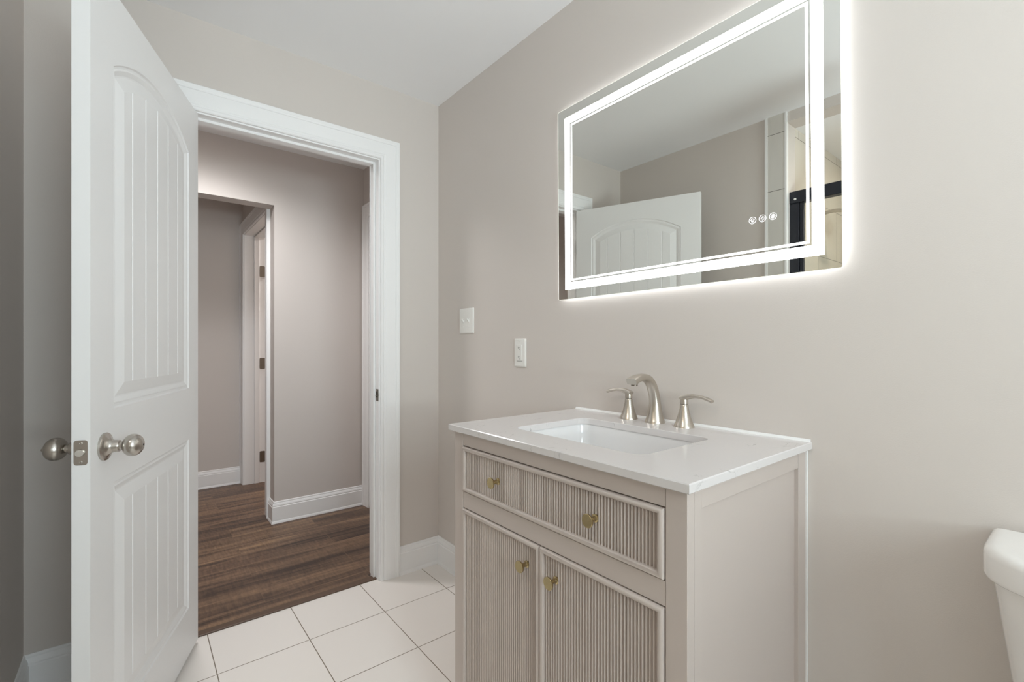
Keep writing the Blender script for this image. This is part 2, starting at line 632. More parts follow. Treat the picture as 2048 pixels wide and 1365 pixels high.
def baseboard(name, a, b, nrm, label, m0=0, m1=0):
    """a, b: (x, y) ends on the wall; nrm: unit vector into the room; m: 1 shortens (inside corner), -1 lengthens (outside corner)"""
    a, b, n = Vector(a), Vector(b), Vector(nrm)
    t = (b - a).normalized()
    rings = []
    for p, s, mm in ((a, 1, m0), (b, -1, m1)):
        rings.append([tuple(p + n * d + t * (s * mm * d)) + (z,) for d, z in BASE])
    o = MB().loft(rings).build(name, M_trim, angle=25)
    return tag(o, label, 'baseboard', kind='structure')


baseboard('baseboard_back', (JR + 0.103, 0), (0, 0), (0, -1), 'white baseboard between the door casing and the wall corner', 0, 1)
baseboard('baseboard_right', (0, 0), (0, -0.99), (-1, 0), 'white baseboard running from the corner behind the vanity side', 1, 0)
baseboard('baseboard_left', (XL, -1.016), (XL, 0), (1, 0), 'white baseboard along the left wall behind the open door', 0, 1)
baseboard('baseboard_back_left', (XL, 0), (JL - 0.103, 0), (0, -1), 'short white baseboard in the shaded corner left of the open door', 1, 0)
baseboard('baseboard_vanity_right', (0, -1.765), (0, YF), (-1, 0), 'white baseboard behind the toilet', 0, 1)
baseboard('baseboard_hall_far', (XO, HW), (XHR, HW), (0, -1), 'white hall baseboard under the taupe wall right of the opening', -1, 1)
baseboard('baseboard_hall_return', (XO, HW), (XO, HW + W), (-1, 0), 'short white baseboard return wrapping the hall wall corner', -1, -1)
baseboard('baseboard_lobby_back', (-1.9, YB), (XO - 0.018, YB), (0, -1), 'white baseboard under the dim wall beyond the hall opening', 0, 0)

# ------------------------------------------------------------------ casings and jambs
CASE = [(0, 0), (0, 0.010), (0.004, 0.0135), (0.012, 0.0135), (0.016, 0.0105), (0.020, 0.0105), (0.024, 0.0135), (0.030, 0.0150), (0.068, 0.0165), (0.074, 0.0165), (0.076, 0.0195), (0.082, 0.0195), (0.086, 0.0215), (0.094, 0.0215), (0.096, 0.0195), (0.096, 0)]


def casing(a0, a1, top, plane, nrm, axis):
    """three sided mitred casing round an opening a0..a1 on a wall plane"""
    rings = []
    for k in range(4):
        ring = []
        for d, h in CASE:
            u = (a0 - d, a0 - d, a1 + d, a1 + d)[k]
            z = (0.0, top + d, top + d, 0.0)[k]
            q = plane + nrm * h
            ring.append((u, q, z) if axis == 'x' else (q, u, z))
        rings.append(ring)
    return MB().loft(rings)


def rbox(mb, x0, x1, y0, y1, z0, z1):
    return mb.box(x0, x1, y0, y1, z0, z1)


# bathroom door frame
tr = tag(casing(JL - 0.006, JR + 0.006, JT + 0.006, 0.0, -1, 'x').build('trim_3', M_trim, angle=20), 'white moulded casing framing the open bathroom doorway', 'door casing', kind='structure')
mb = MB().box(JL - 0.015, JL, 0.0, W, 0, JT).box(JR, JR + 0.015, 0.0, W, 0, JT).box(JL - 0.015, JR + 0.015, 0.0, W, JT, JT + 0.015)
jb = mb.build('jamb', M_trim, tr, smooth=False)
mb = MB().box(JL, JL + 0.011, 0.040, 0.076, 0, JT).box(JR - 0.011, JR, 0.040, 0.076, 0, JT).box(JL + 0.011, JR - 0.011, 0.040, 0.076, JT - 0.011, JT)
mb.build('door_stop', M_trim, tr, bevel=0.002)
sp = MB().box(JR - 0.0018, JR, 0.002, 0.031, 0.877, 0.935).build('strike_plate', M_hinge, tr, bevel=0.004, seg=3)
sp['label'] = 'dark metal strike plate on the right jamb'
lipm = MB()
lipm.tube([(JR - 0.0012, 0.006, 0.906), (JR - 0.0008, 0.001, 0.906), (JR + 0.0012, -0.0015, 0.906)], [(0.016, 0.001)] * 3, seg=10, section=0.4)
lipm.build('strike_lip', M_hinge, sp)
MB().box(JR - 0.0022, JR - 0.001, 0.010, 0.024, 0.893, 0.919).build('latch_hole', M_dark, sp, smooth=False)
for z in (0.884, 0.928):
    MB().lathe([(0.0036, 0), (0.0036, 0.0008), (0.0025, 0.0016)], (JR - 0.0016, 0.017, z), '-X', 16).build('screw', M_satin, sp)
casing(JL - 0.006, JR + 0.006, JT + 0.006, W, 1, 'x').build('hall_side_casing', M_trim, tr, angle=20)
struct('trim_4', MB().box(JL - 0.0, JR + 0.0, 0.022, 0.062, -0.001, 0.006), M_threshold, 'dark brown threshold strip between tile and wood floor', 'threshold', bevel=0.003)

# frame of the inner door beyond the hall opening (face x = XO, looking towards -x)
tr = tag(casing(LD0 - 0.004, LD1 + 0.004, LDT + 0.004, XO, -1, 'y').build('trim_5', M_trim, angle=20), 'white inner door frame with dark hinges seen through the hall opening', 'door casing', kind='structure')
mb = MB().box(XO, XO + WL, LD0 - 0.015, LD0, 0, LDT).box(XO, XO + WL, LD1, LD1 + 0.015, 0, LDT).box(XO, XO + WL, LD0 - 0.015, LD1 + 0.015, LDT, LDT + 0.015)
mb.build('jamb', M_trim, tr, smooth=False)
mb = MB().box(XO + 0.072, XO + 0.107, LD0, LD0 + 0.011, 0, LDT).box(XO + 0.072, XO + 0.107, LD1 - 0.011, LD1, 0, LDT).box(XO + 0.072, XO + 0.107, LD0 + 0.011, LD1 - 0.011, LDT - 0.011, LDT)
mb.build('door_stop', M_trim, tr, bevel=0.002)
for z in (1.765, 0.996, 0.215):
    hb = MB()
    hb.loft([[(p[0], LD1 - 0.0005, p[1]) for p in rrect(XO + 0.1325, z, 0.0205, 0.046, 0.008, 4)], [(p[0], LD1 - 0.003, p[1]) for p in rrect(XO + 0.1325, z, 0.0205, 0.046, 0.008, 4)]])
    hb.lathe([(0.006, -0.046), (0.006, 0.046)], (XO + WL - 0.012, LD1 - 0.006, z), 'Z', 14)
    hb.build('hinge', M_hinge, tr)['label'] = 'dark metal hinge leaf on the inner door jamb'

# closed door at the right end of the hall
tr = tag(casing(0.22, 1.020, JT, XHR, -1, 'y').build('trim_6', M_trim, angle=20), 'pale casing edge at the right end of the hall, just inside the doorway', 'door casing', kind='structure')
hd = empty('door_2', (XHR, 0.62, 0), 'closed white door at the right end of the hall', 'door', kind='structure')
MB().box(XHR - 0.008, XHR, 0.222, 1.018, 0.01, JT - 0.003).build('slab', M_door, hd, bevel=0.002)

# ------------------------------------------------------------------ bathroom door
DW, DT_, DZ0, DZ1 = 0.778, 0.035, 0.015, 2.045
rot_door = math.atan2(-0.938, -0.347)
door = empty('door_1', (-1.067, -0.010, 0), 'white two panel bathroom door with an arched plank top panel, standing open', 'door', kind='structure', rz=rot_door)

P_PROF = [(0.0, 0.0), (0.0035, -0.0042), (0.009, -0.0050), (0.013, -0.0038), (0.025, -0.0088), (0.029, -0.0092), (0.062, -0.0016), (0.062, -0.00161)]
S0, S1 = 0.103, 0.668
GRO = [0.2135, 0.2995, 0.3855, 0.4715, 0.5575]


def panel_breaks():
    f0, f1 = S0 + P_PROF[-1][0], S1 - P_PROF[-1][0]
    br = [f0]
    for g in GRO:
        br += [g - 0.0032, g, g + 0.0032]
    br.append(f1)
    out = []
    for i in range(len(br) - 1):
        out.append(br[i])
        if br[i + 1] - br[i] > 0.02:
            for k in range(1, 4):
                out.append(br[i] + (br[i + 1] - br[i]) * k / 4)
    out.append(br[-1])
    return out, [(b - f0) / (f1 - f0) for b in out]


def panel_rings(zb, zs, zp):
    """bottom, spring line and peak heights of the outer outline"""
    brk, ts = panel_breaks()
    mid, half, rise = (S0 + S1) / 2, (S1 - S0) / 2, zp - zs
    if rise > 1e-4:
        rad = (half * half + rise * rise) / (2 * rise)
        cz = zp - rad
    rings = []
    for n_, (d, h) in enumerate(P_PROF):
        bot, top = [], []
        for b, t in zip(brk, ts):
            s = S0 + d + t * (S1 - S0 - 2 * d)
            hh = h
            if n_ == len(P_PROF) - 1 and min(abs(b - g) for g in GRO) < 1e-6:
                hh = h - 0.0035
            z = (cz + math.sqrt((rad - d) ** 2 - (s - mid) ** 2)) if rise > 1e-4 else zs - d
            bot.append((s, hh, zb + d))
            top.append((s, hh, z))
        rings.append((bot, top))
    return rings


def door_face(mb, y, sgn):
    P = lambda p: (p[0], y + sgn * p[1], p[2])
    pan = [panel_rings(0.187, 0.805, 0.805), panel_rings(0.992, 1.855, 1.938)]
    for rings in pan:
        for (b0, t0), (b1, t1) in zip(rings[:-1], rings[1:]):
            for i in range(len(b0) - 1):
                mb.face_loop([P(b0[i]), P(b0[i + 1]), P(b1[i + 1]), P(b1[i])])
                mb.face_loop([P(t1[i]), P(t1[i + 1]), P(t0[i + 1]), P(t0[i])])
            mb.face_loop([P(b0[0]), P(b1[0]), P(t1[0]), P(t0[0])])
            mb.face_loop([P(b1[-1]), P(b0[-1]), P(t0[-1]), P(t1[-1])])
        b, t = rings[-1]
        for i in range(len(b) - 1):
            mb.face_loop([P(b[i]), P(b[i + 1]), P(t[i + 1]), P(t[i])])
    lo, up = pan[0][0], pan[1][0]
    for i in range(len(lo[0]) - 1):
        a0, a1 = lo[0][i], lo[0][i + 1]
        mb.face_loop([P((a0[0], 0, DZ0)), P((a1[0], 0, DZ0)), P(a1), P(a0)])
        c0, c1, e0, e1 = lo[1][i], lo[1][i + 1], up[0][i], up[0][i + 1]
        mb.face_loop([P(c0), P(c1), P(e1), P(e0)])
        g0, g1 = up[1][i], up[1][i + 1]
        mb.face_loop([P(g0), P(g1), P((g1[0], 0, DZ1)), P((g0[0], 0, DZ1))])
    zz = [DZ0, lo[0][0][2], lo[1][0][2], up[0][0][2], up[1][0][2], DZ1]
    for s0, s1 in ((0.0, S0), (S1, DW)):
        for i in range(5):
            mb.face_loop([P((s0, 0, zz[i])), P((s1, 0, zz[i])), P((s1, 0, zz[i + 1])), P((s0, 0, zz[i + 1]))])


mb = MB()
door_face(mb, 0.0, 1)
door_face(mb, -DT_, -1)
zz = [DZ0, 0.187, 0.805, 0.992, 1.855, DZ1]
for s in (0.0, DW):
    for i in range(5):
        mb.face_loop([(s, 0, zz[i]), (s, -DT_, zz[i]), (s, -DT_, zz[i + 1]), (s, 0, zz[i + 1])])
brk, ts = panel_breaks()
ss = [0.0] + [S0 + t * (S1 - S0) for t in ts] + [DW]
for z in (DZ0, DZ1):
    for i in range(len(ss) - 1):
        mb.face_loop([(ss[i], 0, z), (ss[i + 1], 0, z), (ss[i + 1], -DT_, z), (ss[i], -DT_, z)])
mb.build('slab', M_door, door, local=True, angle=5)

KS, KZ = 0.715, 0.905
KNOB = [(0.0098, 0.030), (0.0098, 0.0385)] + [(0.0272 * math.sin(PI * (0.12 + 0.88 * i / 22)) ** 0.92 if i < 22 else 0.0, 0.0585 - 0.0215 * math.cos(PI * (0.12 + 0.88 * i / 22))) for i in range(23)]
ROSE = [(0.0335, 0.0), (0.0335, 0.0045), (0.0322, 0.0060), (0.0275, 0.0075), (0.0215, 0.0105), (0.0170, 0.0150), (0.0148, 0.0200), (0.0142, 0.0300), (0.0136, 0.0312), (0.0100, 0.0314)]
for sg in ('Y', '-Y'):
    org = (KS, 0.0 if sg == 'Y' else -DT_, KZ)
    kn = MB().lathe(KNOB, org, sg, 40).build('door_knob', M_satin, door, local=True)
    kn['label'] = 'round satin nickel door knob'
    MB().lathe(ROSE, org, sg, 40).build('rose', M_satin, kn, local=True)
    if sg == '-Y':
        MB().lathe([(0.004, 0.078), (0.004, 0.084), (0.002, 0.086)], org, sg, 14).build('lock_button', M_satin, kn, local=True)
    else:
        MB().lathe([(0.0025, 0.0788), (0.0025, 0.0803), (0.0, 0.0803)], org, sg, 14).build('release_hole', M_dark, kn, local=True)
# latch plate on the door edge
lp = MB()
lp.loft([[(DW + h, p[0], p[1]) for p in rrect(-DT_ / 2, KZ, 0.0128, 0.0285, 0.006, 5)] for h in (-0.001, 0.0014)])
lp = lp.build('latch_plate', M_satin, door, local=True)
lp['label'] = 'satin nickel latch plate on the door edge'
MB().loft([[(DW + 0.001, -DT_ / 2 + a, KZ + b) for a, b in [(0.0072 * math.cos(t), 0.0082 * math.sin(t)) for t in [2 * PI * i / 20 for i in range(20)]]],
           [(DW + 0.010 - 0.0055 * (math.cos(t) + 1) / 2, -DT_ / 2 + 0.0070 * math.cos(t), KZ + 0.0078 * math.sin(t)) for t in [2 * PI * i / 20 for i in range(20)]]]).build('latch_bolt', M_satin, lp, local=True)
for dz in (-0.0215, 0.0215):
    MB().lathe([(0.0036, 0.001), (0.0036, 0.0018), (0.002, 0.0024), (0.0, 0.0016)], (DW, -DT_ / 2, KZ + dz), 'X', 16).build('screw', M_satin, lp, local=True)
for z in (1.80, 1.03, 0.24):
    hb = MB()
    hb.box(-0.0022, -0.0002, -0.036, -0.004, z - 0.045, z + 0.045)
    hb.lathe([(0.0058, -0.046), (0.0058, 0.046)], (-0.003, -0.042, z), 'Z', 14)
    hb.build('hinge', M_hinge, door, local=True)['label'] = 'dark metal hinge on the door edge'

# ------------------------------------------------------------------ vanity cabinet
VX, VY0, VY1, VZT = -0.525, -1.752, -1.009, 0.902
van = empty('vanity_cabinet', (-0.26, -1.38, 0), 'greige bathroom vanity cabinet with fluted drawer and doors under a white top', 'vanity')
ST = 0.0425
zr = [0.864, 0.732, 0.687, 0.150]      # drawer top, drawer bottom, door top, door bottom
for a in (VY0, VY1 - ST):
    MB().box(VX, VX + 0.022, a, a + ST, 0.0, VZT).build('face_stile', M_vanity, van, bevel=0.0012)
for nm, z0, z1 in (('top_rail', zr[0], VZT), ('middle_rail', zr[2], zr[1]), ('bottom_rail', 0.105, zr[3])):
    MB().box(VX + 0.0008, VX + 0.022, VY0 + ST + 0.0006, VY1 - ST - 0.0006, z0, z1).build(nm, M_vanity, van, bevel=0.0008)
MB().box(VX + 0.030, -0.012, VY0 + 0.022, VY1 - 0.022, 0.11, 0.72).build('carcass', M_dark, van, smooth=False)
for y, sg in ((VY0, 1), (VY1, -1)):
    mb = MB()
    mb.box(VX + 0.0225, VX + ST + 0.003, y, y + sg * 0.02, 0, VZT).box(-0.0485, -0.001, y, y + sg * 0.02, 0, VZT)
    mb.box(VX + ST + 0.0036, -0.0491, y + sg * 0.0006, y + sg * 0.02, 0.863, VZT).box(VX + ST + 0.0036, -0.0491, y + sg * 0.0006, y + sg * 0.02, 0.105, 0.165)
    o = mb.build('side_frame', M_vanity, van, bevel=0.0007)
    MB().box(VX + ST - 0.002, -0.044, y + sg * 0.009, y + sg * 0.016, 0.11, 0.868).build('side_panel', M_vanity, o, smooth=False)
MB().box(-0.0075, -0.0005, VY0 - 0.0035, VY0 - 0.0001, 0.0, VZT).build('caulk_line', M_caulk, van)['label'] = 'thin white caulk line where the cabinet meets the wall'


def bead_ring(y0, y1, z0, z1, w):
    """rounded bead mitred round a rectangle on the cabinet front"""
    prof = [(0.0, 0.010)] + [(w / 2 - w / 2 * math.cos(PI * i / 10), -0.0005 - 0.0062 * math.sin(PI * i / 10)) for i in range(11)] + [(w, 0.010)]
    rings = []
    for ya, za, sy, sz in ((y0, z0, 1, 1), (y1, z0, -1, 1), (y1, z1, -1, -1), (y0, z1, 1, -1)):
        rings.append([(VX + h, ya + sy * d, za + sz * d) for d, h in prof])
    return MB().loft(rings, closed=False, loop=True)


def fluted(y0, y1, z0, z1, pitch=0.0081):
    n = round((y1 - y0) / pitch)
    p = (y1 - y0) / n
    row = []
    for i in range(n):
        a = y0 + i * p
        g = 0.14 * p
        row.append((a, 0.0095))
        for k in range(9):
            t = k / 8
            row.append((a + g + (p - 2 * g) * t, 0.0068 - 0.0052 * math.sin(PI * t) ** 0.75))
    row.append((y1, 0.0095))
    rings = [[(VX + h, y, z) for y, h in row] for z in (z0, z1)]
    return MB().loft(rings, closed=False, caps=False)


def cab_knob(y, z, parent, label):
    prof = [(0.0085, 0.0), (0.0085, 0.003), (0.0062, 0.0045), (0.0050, 0.009), (0.0052, 0.014), (0.0085, 0.020), (0.0138, 0.0225), (0.0142, 0.0235), (0.0142, 0.0262), (0.0136, 0.0268), (0.0, 0.0268)]
    o = MB().lathe(prof, (VX + 0.003, y, z), '-X', 36).build('knob', M_brass, parent)
    o['label'] = label
    return o


GAP = 0.0028


def front(name, y0, y1, z0, z1, knobs, label):
    y0, y1, z0, z1 = y0 + GAP, y1 - GAP, z0 + GAP, z1 - GAP
    o = MB().box(VX + 0.010, VX + 0.024, y0, y1, z0, z1).build(name, M_vanity, van, smooth=False)
    o['label'] = label
    w = 0.0115
    bead_ring(y0, y1, z0, z1, w).build('bead_frame', M_vanity, o, angle=50)
    fluted(y0 + w, y1 - w, z0 + w * 0.6, z1 - w * 0.6).build('fluted_panel', M_vanity, o, angle=60)
    for y, z, l in knobs:
        cab_knob(y, z, o, l)
    return o


YM = (VY0 + VY1) / 2
front('drawer', VY0 + ST, VY1 - ST, zr[1], zr[0], [(YM + 0.165, 0.797, 'round brass knob at the drawer left'), (YM - 0.165, 0.797, 'round brass knob at the drawer right')], 'wide fluted drawer below the top rail')
front('door', VY0 + ST, YM + GAP / 2, zr[3], zr[2], [(YM - 0.050, 0.625, 'round brass knob on the right door')], 'right fluted cabinet door')
front('door', YM - GAP / 2, VY1 - ST, zr[3], zr[2], [(YM + 0.050, 0.625, 'round brass knob on the left door')], 'left fluted cabinet door')

# ------------------------------------------------------------------ countertop + sink + faucet
CX0, CX1, CY0, CY1, CZ0, CZ1 = -0.540, -0.0005, -1.764, -0.997, 0.902, 0.920
SX0, SX1, SY0, SY1 = -0.432, -0.142, -1.592, -1.166
top = empty('countertop', (-0.27, -1.38, CZ0), 'white quartz vanity countertop with faint grey veins and a sink cutout', 'countertop')
hole = rrect((SX0 + SX1) / 2, (SY0 + SY1) / 2, (SX1 - SX0) / 2, (SY1 - SY0) / 2, 0.032, 8)
cxm, cym = (SX0 + SX1) / 2, (SY0 + SY1) / 2


def outer_pt(p):
    dx, dy = p[0] - cxm, p[1] - cym
    # project from the hole's centre onto the slab's outline
    t = 1e9
    if dx > 1e-9:
        t = min(t, (CX1 - cxm) / dx)
    if dx < -1e-9:
        t = min(t, (CX0 - cxm) / dx)
    if dy > 1e-9:
        t = min(t, (CY1 - cym) / dy)
    if dy < -1e-9:
        t = min(t, (CY0 - cym) / dy)
    return (cxm + dx * t, cym + dy * t)


pts = []
corners = [(CX1, CY1), (CX0, CY1), (CX0, CY0), (CX1, CY0)]
ang = lambda q: math.atan2(q[1] - cym, q[0] - cxm)
ring_o = [(outer_pt(p), p) for p in hole]
for c in corners:     # a hole point aimed at each slab corner
    dx, dy = c[0] - cxm, c[1] - cym
    best = min(range(len(hole)), key=lambda i: abs((math.atan2(hole[i][1] - cym, hole[i][0] - cxm) - ang(c) + PI) % (2 * PI) - PI))
    ring_o[best] = (c, hole[best])
e = 0.0018
mb = MB()
shr = lambda q: (min(max(q[0], CX0 + e), CX1), min(max(q[1], CY0 + e), CY1 - e))
ro = [a for a, b in ring_o]
rh = [b for a, b in ring_o]
cen = lambda p, d: (p[0] + (d if p[0] < cxm else -d) * -1 * 0, p[1])
hole_in = rrect(cxm, cym, (SX1 - SX0) / 2 + 0.0012, (SY1 - SY0) / 2 + 0.0012, 0.0332, 8)
mb.loft([[(q[0], q[1], CZ0) for q in rh], [(q[0], q[1], CZ1 - 0.0012) for q in rh], [(q[0], q[1], CZ1) for q in hole_in],
         [shr(q) + (CZ1,) for q in ro], [(q[0], q[1], CZ1 - e) for q in ro], [(q[0], q[1], CZ0 + e) for q in ro], [shr(q) + (CZ0,) for q in ro]], loop=True)
mb.build('slab', M_quartz, top, angle=22)
bd = [(0.0, 0.0), (-0.0060, 0.0), (-0.0042, 0.0020), (-0.0025, 0.0042), (0.0, 0.0060)]
tag(MB().loft([[(CX1 + a, y, CZ1 + b) for a, b in bd] for y in (CY0 + 0.003, CY1 - 0.002)]).build('trim_7', M_caulk), 'thin white caulk bead between the countertop back edge and the wall', 'caulk', kind='structure')

sink = empty('sink', (cxm, cym, CZ0 - 0.14), 'white rectangular undermount sink basin set in the quartz top', 'sink')
hx, hy = (SX1 - SX0) / 2 + 0.004, (SY1 - SY0) / 2 + 0.004
ri = []
for dx, dz, rr in ((0.02, -0.0006, 0.05), (0.0, -0.0006, 0.036), (-0.002, -0.008, 0.036), (-0.004, -0.030, 0.036), (-0.009, -0.085, 0.038), (-0.016, -0.108, 0.040), (-0.030, -0.120, 0.044), (-0.050, -0.125, 0.045), (-0.105, -0.130, 0.038), (-0.122, -0.133, 0.022)):
    ri.append(rrect(cxm, cym, hx + dx, hy + dx, min(rr, hx + dx - 0.001), 8, CZ0 + dz))
for dx, dz, rr in ((-0.10, -0.145, 0.04), (-0.03, -0.138, 0.05), (0.0, -0.11, 0.04), (0.012, -0.02, 0.045), (0.02, -0.012, 0.05)):
    ri.append(rrect(cxm, cym, hx + dx, hy + dx, min(rr, hx + dx - 0.001), 8, CZ0 + dz))
bas = MB().loft(ri, caps=False, loop=True)
bas.loft([rrect(cxm, cym, hx - 0.121, hy - 0.121, 0.02, 8, CZ0 - 0.1335), rrect(cxm, cym, hx - 0.121, hy - 0.121, 0.02, 8, CZ0 - 0.136)])
bas.build('basin', M_porcelain, sink, angle=60)
MB().lathe([(0.030, 0.0), (0.030, 0.002), (0.024, 0.004), (0.0, 0.005)], (cxm, cym, CZ0 - 0.1335), 'Z', 28).build('drain', M_nickel, sink)

FX, FY = -0.046, -1.362
fau = empty('faucet', (FX, FY, CZ1), 'brushed nickel widespread faucet with arched spout and two lever handles', 'faucet')
path, rad, sec = [], [], []
KEY = [  # x, z, half width (y), half depth, squareness
    (0.000, 0.000, 0.0300, 0.0300, 1.0), (0.000, 0.004, 0.0292, 0.0292, 1.0), (0.000, 0.018, 0.0245, 0.0240, 1.0), (0.000, 0.036, 0.0200, 0.0195, 1.0), (-0.0005, 0.055, 0.0172, 0.0168, 1.0),
    (-0.0030, 0.075, 0.0160, 0.0155, 0.95), (-0.0095, 0.097, 0.0155, 0.0145, 0.9), (-0.0210, 0.117, 0.0155, 0.0130, 0.85), (-0.0390, 0.1315, 0.0158, 0.0118, 0.8), (-0.0600, 0.1370, 0.0163, 0.0108, 0.7), (-0.0820, 0.1362, 0.0170, 0.0098, 0.55), (-0.1010, 0.1315, 0.0172, 0.0092, 0.4), (-0.1140, 0.1268, 0.0172, 0.0090, 0.3)]
for x, z, a, b, s in KEY:
    path.append((FX + x, FY, CZ1 + z))
    rad.append((a, b))
    sec.append(s)


def smooth_path(P, Rr, S, n=4):
    """Catmull-Rom through the keys"""
    op, orr, os_ = [], [], []
    K = len(P)
    for i in range(K - 1):
        for k in range(n):
            t = k / n
            def cr(a, b, c, d):
                return 0.5 * (2 * b + (c - a) * t + (2 * a - 5 * b + 4 * c - d) * t * t + (3 * b - a - 3 * c + d) * t ** 3)
            i0, i1, i2, i3 = max(i - 1, 0), i, i + 1, min(i + 2, K - 1)
            op.append(tuple(cr(P[i0][j], P[i1][j], P[i2][j], P[i3][j]) for j in range(3)))
            orr.append(tuple(Rr[i1][j] * (1 - t) + Rr[i2][j] * t for j in range(2)))
            os_.append(S[i1] * (1 - t) + S[i2] * t)
    op.append(P[-1]); orr.append(Rr[-1]); os_.append(S[-1])
    return op, orr, os_


pp, rr, sss = smooth_path(path, rad, sec)
spout = MB().tube(pp, rr, seg=28, section=sss).build('spout', M_nickel, fau, angle=50)
MB().lathe([(0.0092, 0.0), (0.0092, 0.010), (0.0075, 0.011), (0.0, 0.0105)], (FX - 0.100, FY, CZ1 + 0.1145), 'Z', 20).build('aerator', M_hinge, spout)
for sgn in (1, -1):
    y = FY + sgn * 0.0955
    hb = MB().lathe([(0.0285, 0), (0.0282, 0.0016), (0.0258, 0.007), (0.0222, 0.0155), (0.0190, 0.025), (0.0160, 0.036), (0.0136, 0.047), (0.0119, 0.057), (0.0110, 0.0625), (0.0106, 0.0630), (0.0, 0.0630)], (FX, y, CZ1), 'Z', 36).build('handle', M_nickel, fau)
    hb['label'] = 'flared nickel handle at the %s of the spout' % ('left' if sgn > 0 else 'right')
    MB().lathe([(0.0098, 0.0625), (0.0098, 0.0650)], (FX, y, CZ1), 'Z', 24).build('seam', M_hinge, hb)
    lv = MB()
    lv.lathe([(0.0112, 0.0648), (0.0112, 0.070), (0.0110, 0.080), (0.0100, 0.0838), (0.0, 0.0845)], (FX, y, CZ1), 'Z', 28)
    P = [(FX, y - sgn * 0.0105, CZ1 + 0.0810), (FX, y + sgn * 0.002, CZ1 + 0.0822), (FX, y + sgn * 0.018, CZ1 + 0.0872), (FX, y + sgn * 0.036, CZ1 + 0.0886), (FX, y + sgn * 0.056, CZ1 + 0.0868), (FX, y + sgn * 0.072, CZ1 + 0.0828), (FX, y + sgn * 0.083, CZ1 + 0.0782)]
    Rr = [(0.0104, 0.0045), (0.0106, 0.0082), (0.0096, 0.0070), (0.0086, 0.0048), (0.0088, 0.0044), (0.0092, 0.0042), (0.0092, 0.0040)]
    pp, rr, sss = smooth_path(P, Rr, [0.7] * 7, 4)
    lv.tube(pp, rr, seg=20, section=sss)
    lv.build('lever', M_nickel, hb, angle=50)

# ------------------------------------------------------------------ mirror
MXF = -0.016           # silvered face
MY0, MY1 = -1.829, -0.9196
MZ0, MZ1 = 1.3220, 2.0286
MYC, MZC = (MY0 + MY1) / 2, (MZ0 + MZ1) / 2
mir = empty('mirror', (0.0, MYC, MZC), 'large frameless rectangular mirror with glowing LED border and backlight above the vanity', 'mirror')
hy_, hz_ = (MY1 - MY0) / 2, (MZ1 - MZ0) / 2


def yz_ring(hy1, hz1, r, x, seg=4):
    return [(x, p[0], p[1]) for p in rrect(0, 0, hy1, hz1, r, seg)]


# glass: silvered face plus rim with its own glow imitating caught backlight
MB().loft([yz_ring(hy_ - 0.0004, hz_ - 0.0004, 0.005, MXF), yz_ring(hy_ - 0.0004, hz_ - 0.0004, 0.005, MXF + 0.002)]).build('glass', M_mirror, mir, local=True, smooth=False)
mb = MB().loft([yz_ring(hy_ - 0.0012, hz_ - 0.0012, 0.004, MXF - 0.0002), yz_ring(hy_, hz_, 0.005, MXF - 0.0002), yz_ring(hy_, hz_, 0.005, MXF + 0.004), yz_ring(hy_ - 0.0012, hz_ - 0.0012, 0.004, MXF + 0.004)], caps=False, loop=True)
mb.build('glass_edge', M_edge, mir, local=True, smooth=False)


def band(d0, d1, x):
    return MB().loft([yz_ring(hy_ - d0, hz_ - d0, 0.001, x, 2), yz_ring(hy_ - d1, hz_ - d1, 0.001, x, 2), yz_ring(hy_ - d1, hz_ - d1, 0.001, x + 0.0004, 2), yz_ring(hy_ - d0, hz_ - d0, 0.001, x + 0.0004, 2)], caps=False, loop=True)


band(0.0355, 0.0615, MXF - 0.0005).build('light_band', M_led, mir, local=True, smooth=False)['label'] = 'wide glowing white border'
band(0.0665, 0.0730, MXF - 0.0005).build('light_line', M_ledline, mir, local=True, smooth=False)['label'] = 'thin glowing white inner line'
hs = MB().loft([yz_ring(hy_ - 0.020, hz_ - 0.020, 0.01, -0.0018), yz_ring(hy_ - 0.020, hz_ - 0.020, 0.01, MXF + 0.003)]).build('housing', M_housing, mir, local=True, smooth=False)
MB().loft([yz_ring(hy_ - 0.0190, hz_ - 0.0190, 0.01, -0.0035), yz_ring(hy_ - 0.0140, hz_ - 0.0140, 0.01, MXF + 0.0045)], caps=False).build('backlight_strip', M_back, hs, local=True, smooth=False)


def ring_tube(mb, y, z, r, w, x, seg=28):
    mb.loft([[(x - q[1], y + q[0] * math.cos(a), z + q[0] * math.sin(a)) for a in [2 * PI * i / seg for i in range(seg)]] for q in ((r, 0), (r + w, 0), (r + w, 0.0003), (r, 0.0003))], caps=False, loop=True)


def bar(mb, y0, z0, y1, z1, w, x):
    d = Vector((y1 - y0, z1 - z0))
    n = Vector((-d.y, d.x)).normalized() * w / 2
    q = [(y0 + n.x, z0 + n.y), (y1 + n.x, z1 + n.y), (y1 - n.x, z1 - n.y), (y0 - n.x, z0 - n.y)]
    mb.loft([[(x, a, b) for a, b in q], [(x - 0.0003, a, b) for a, b in q]])


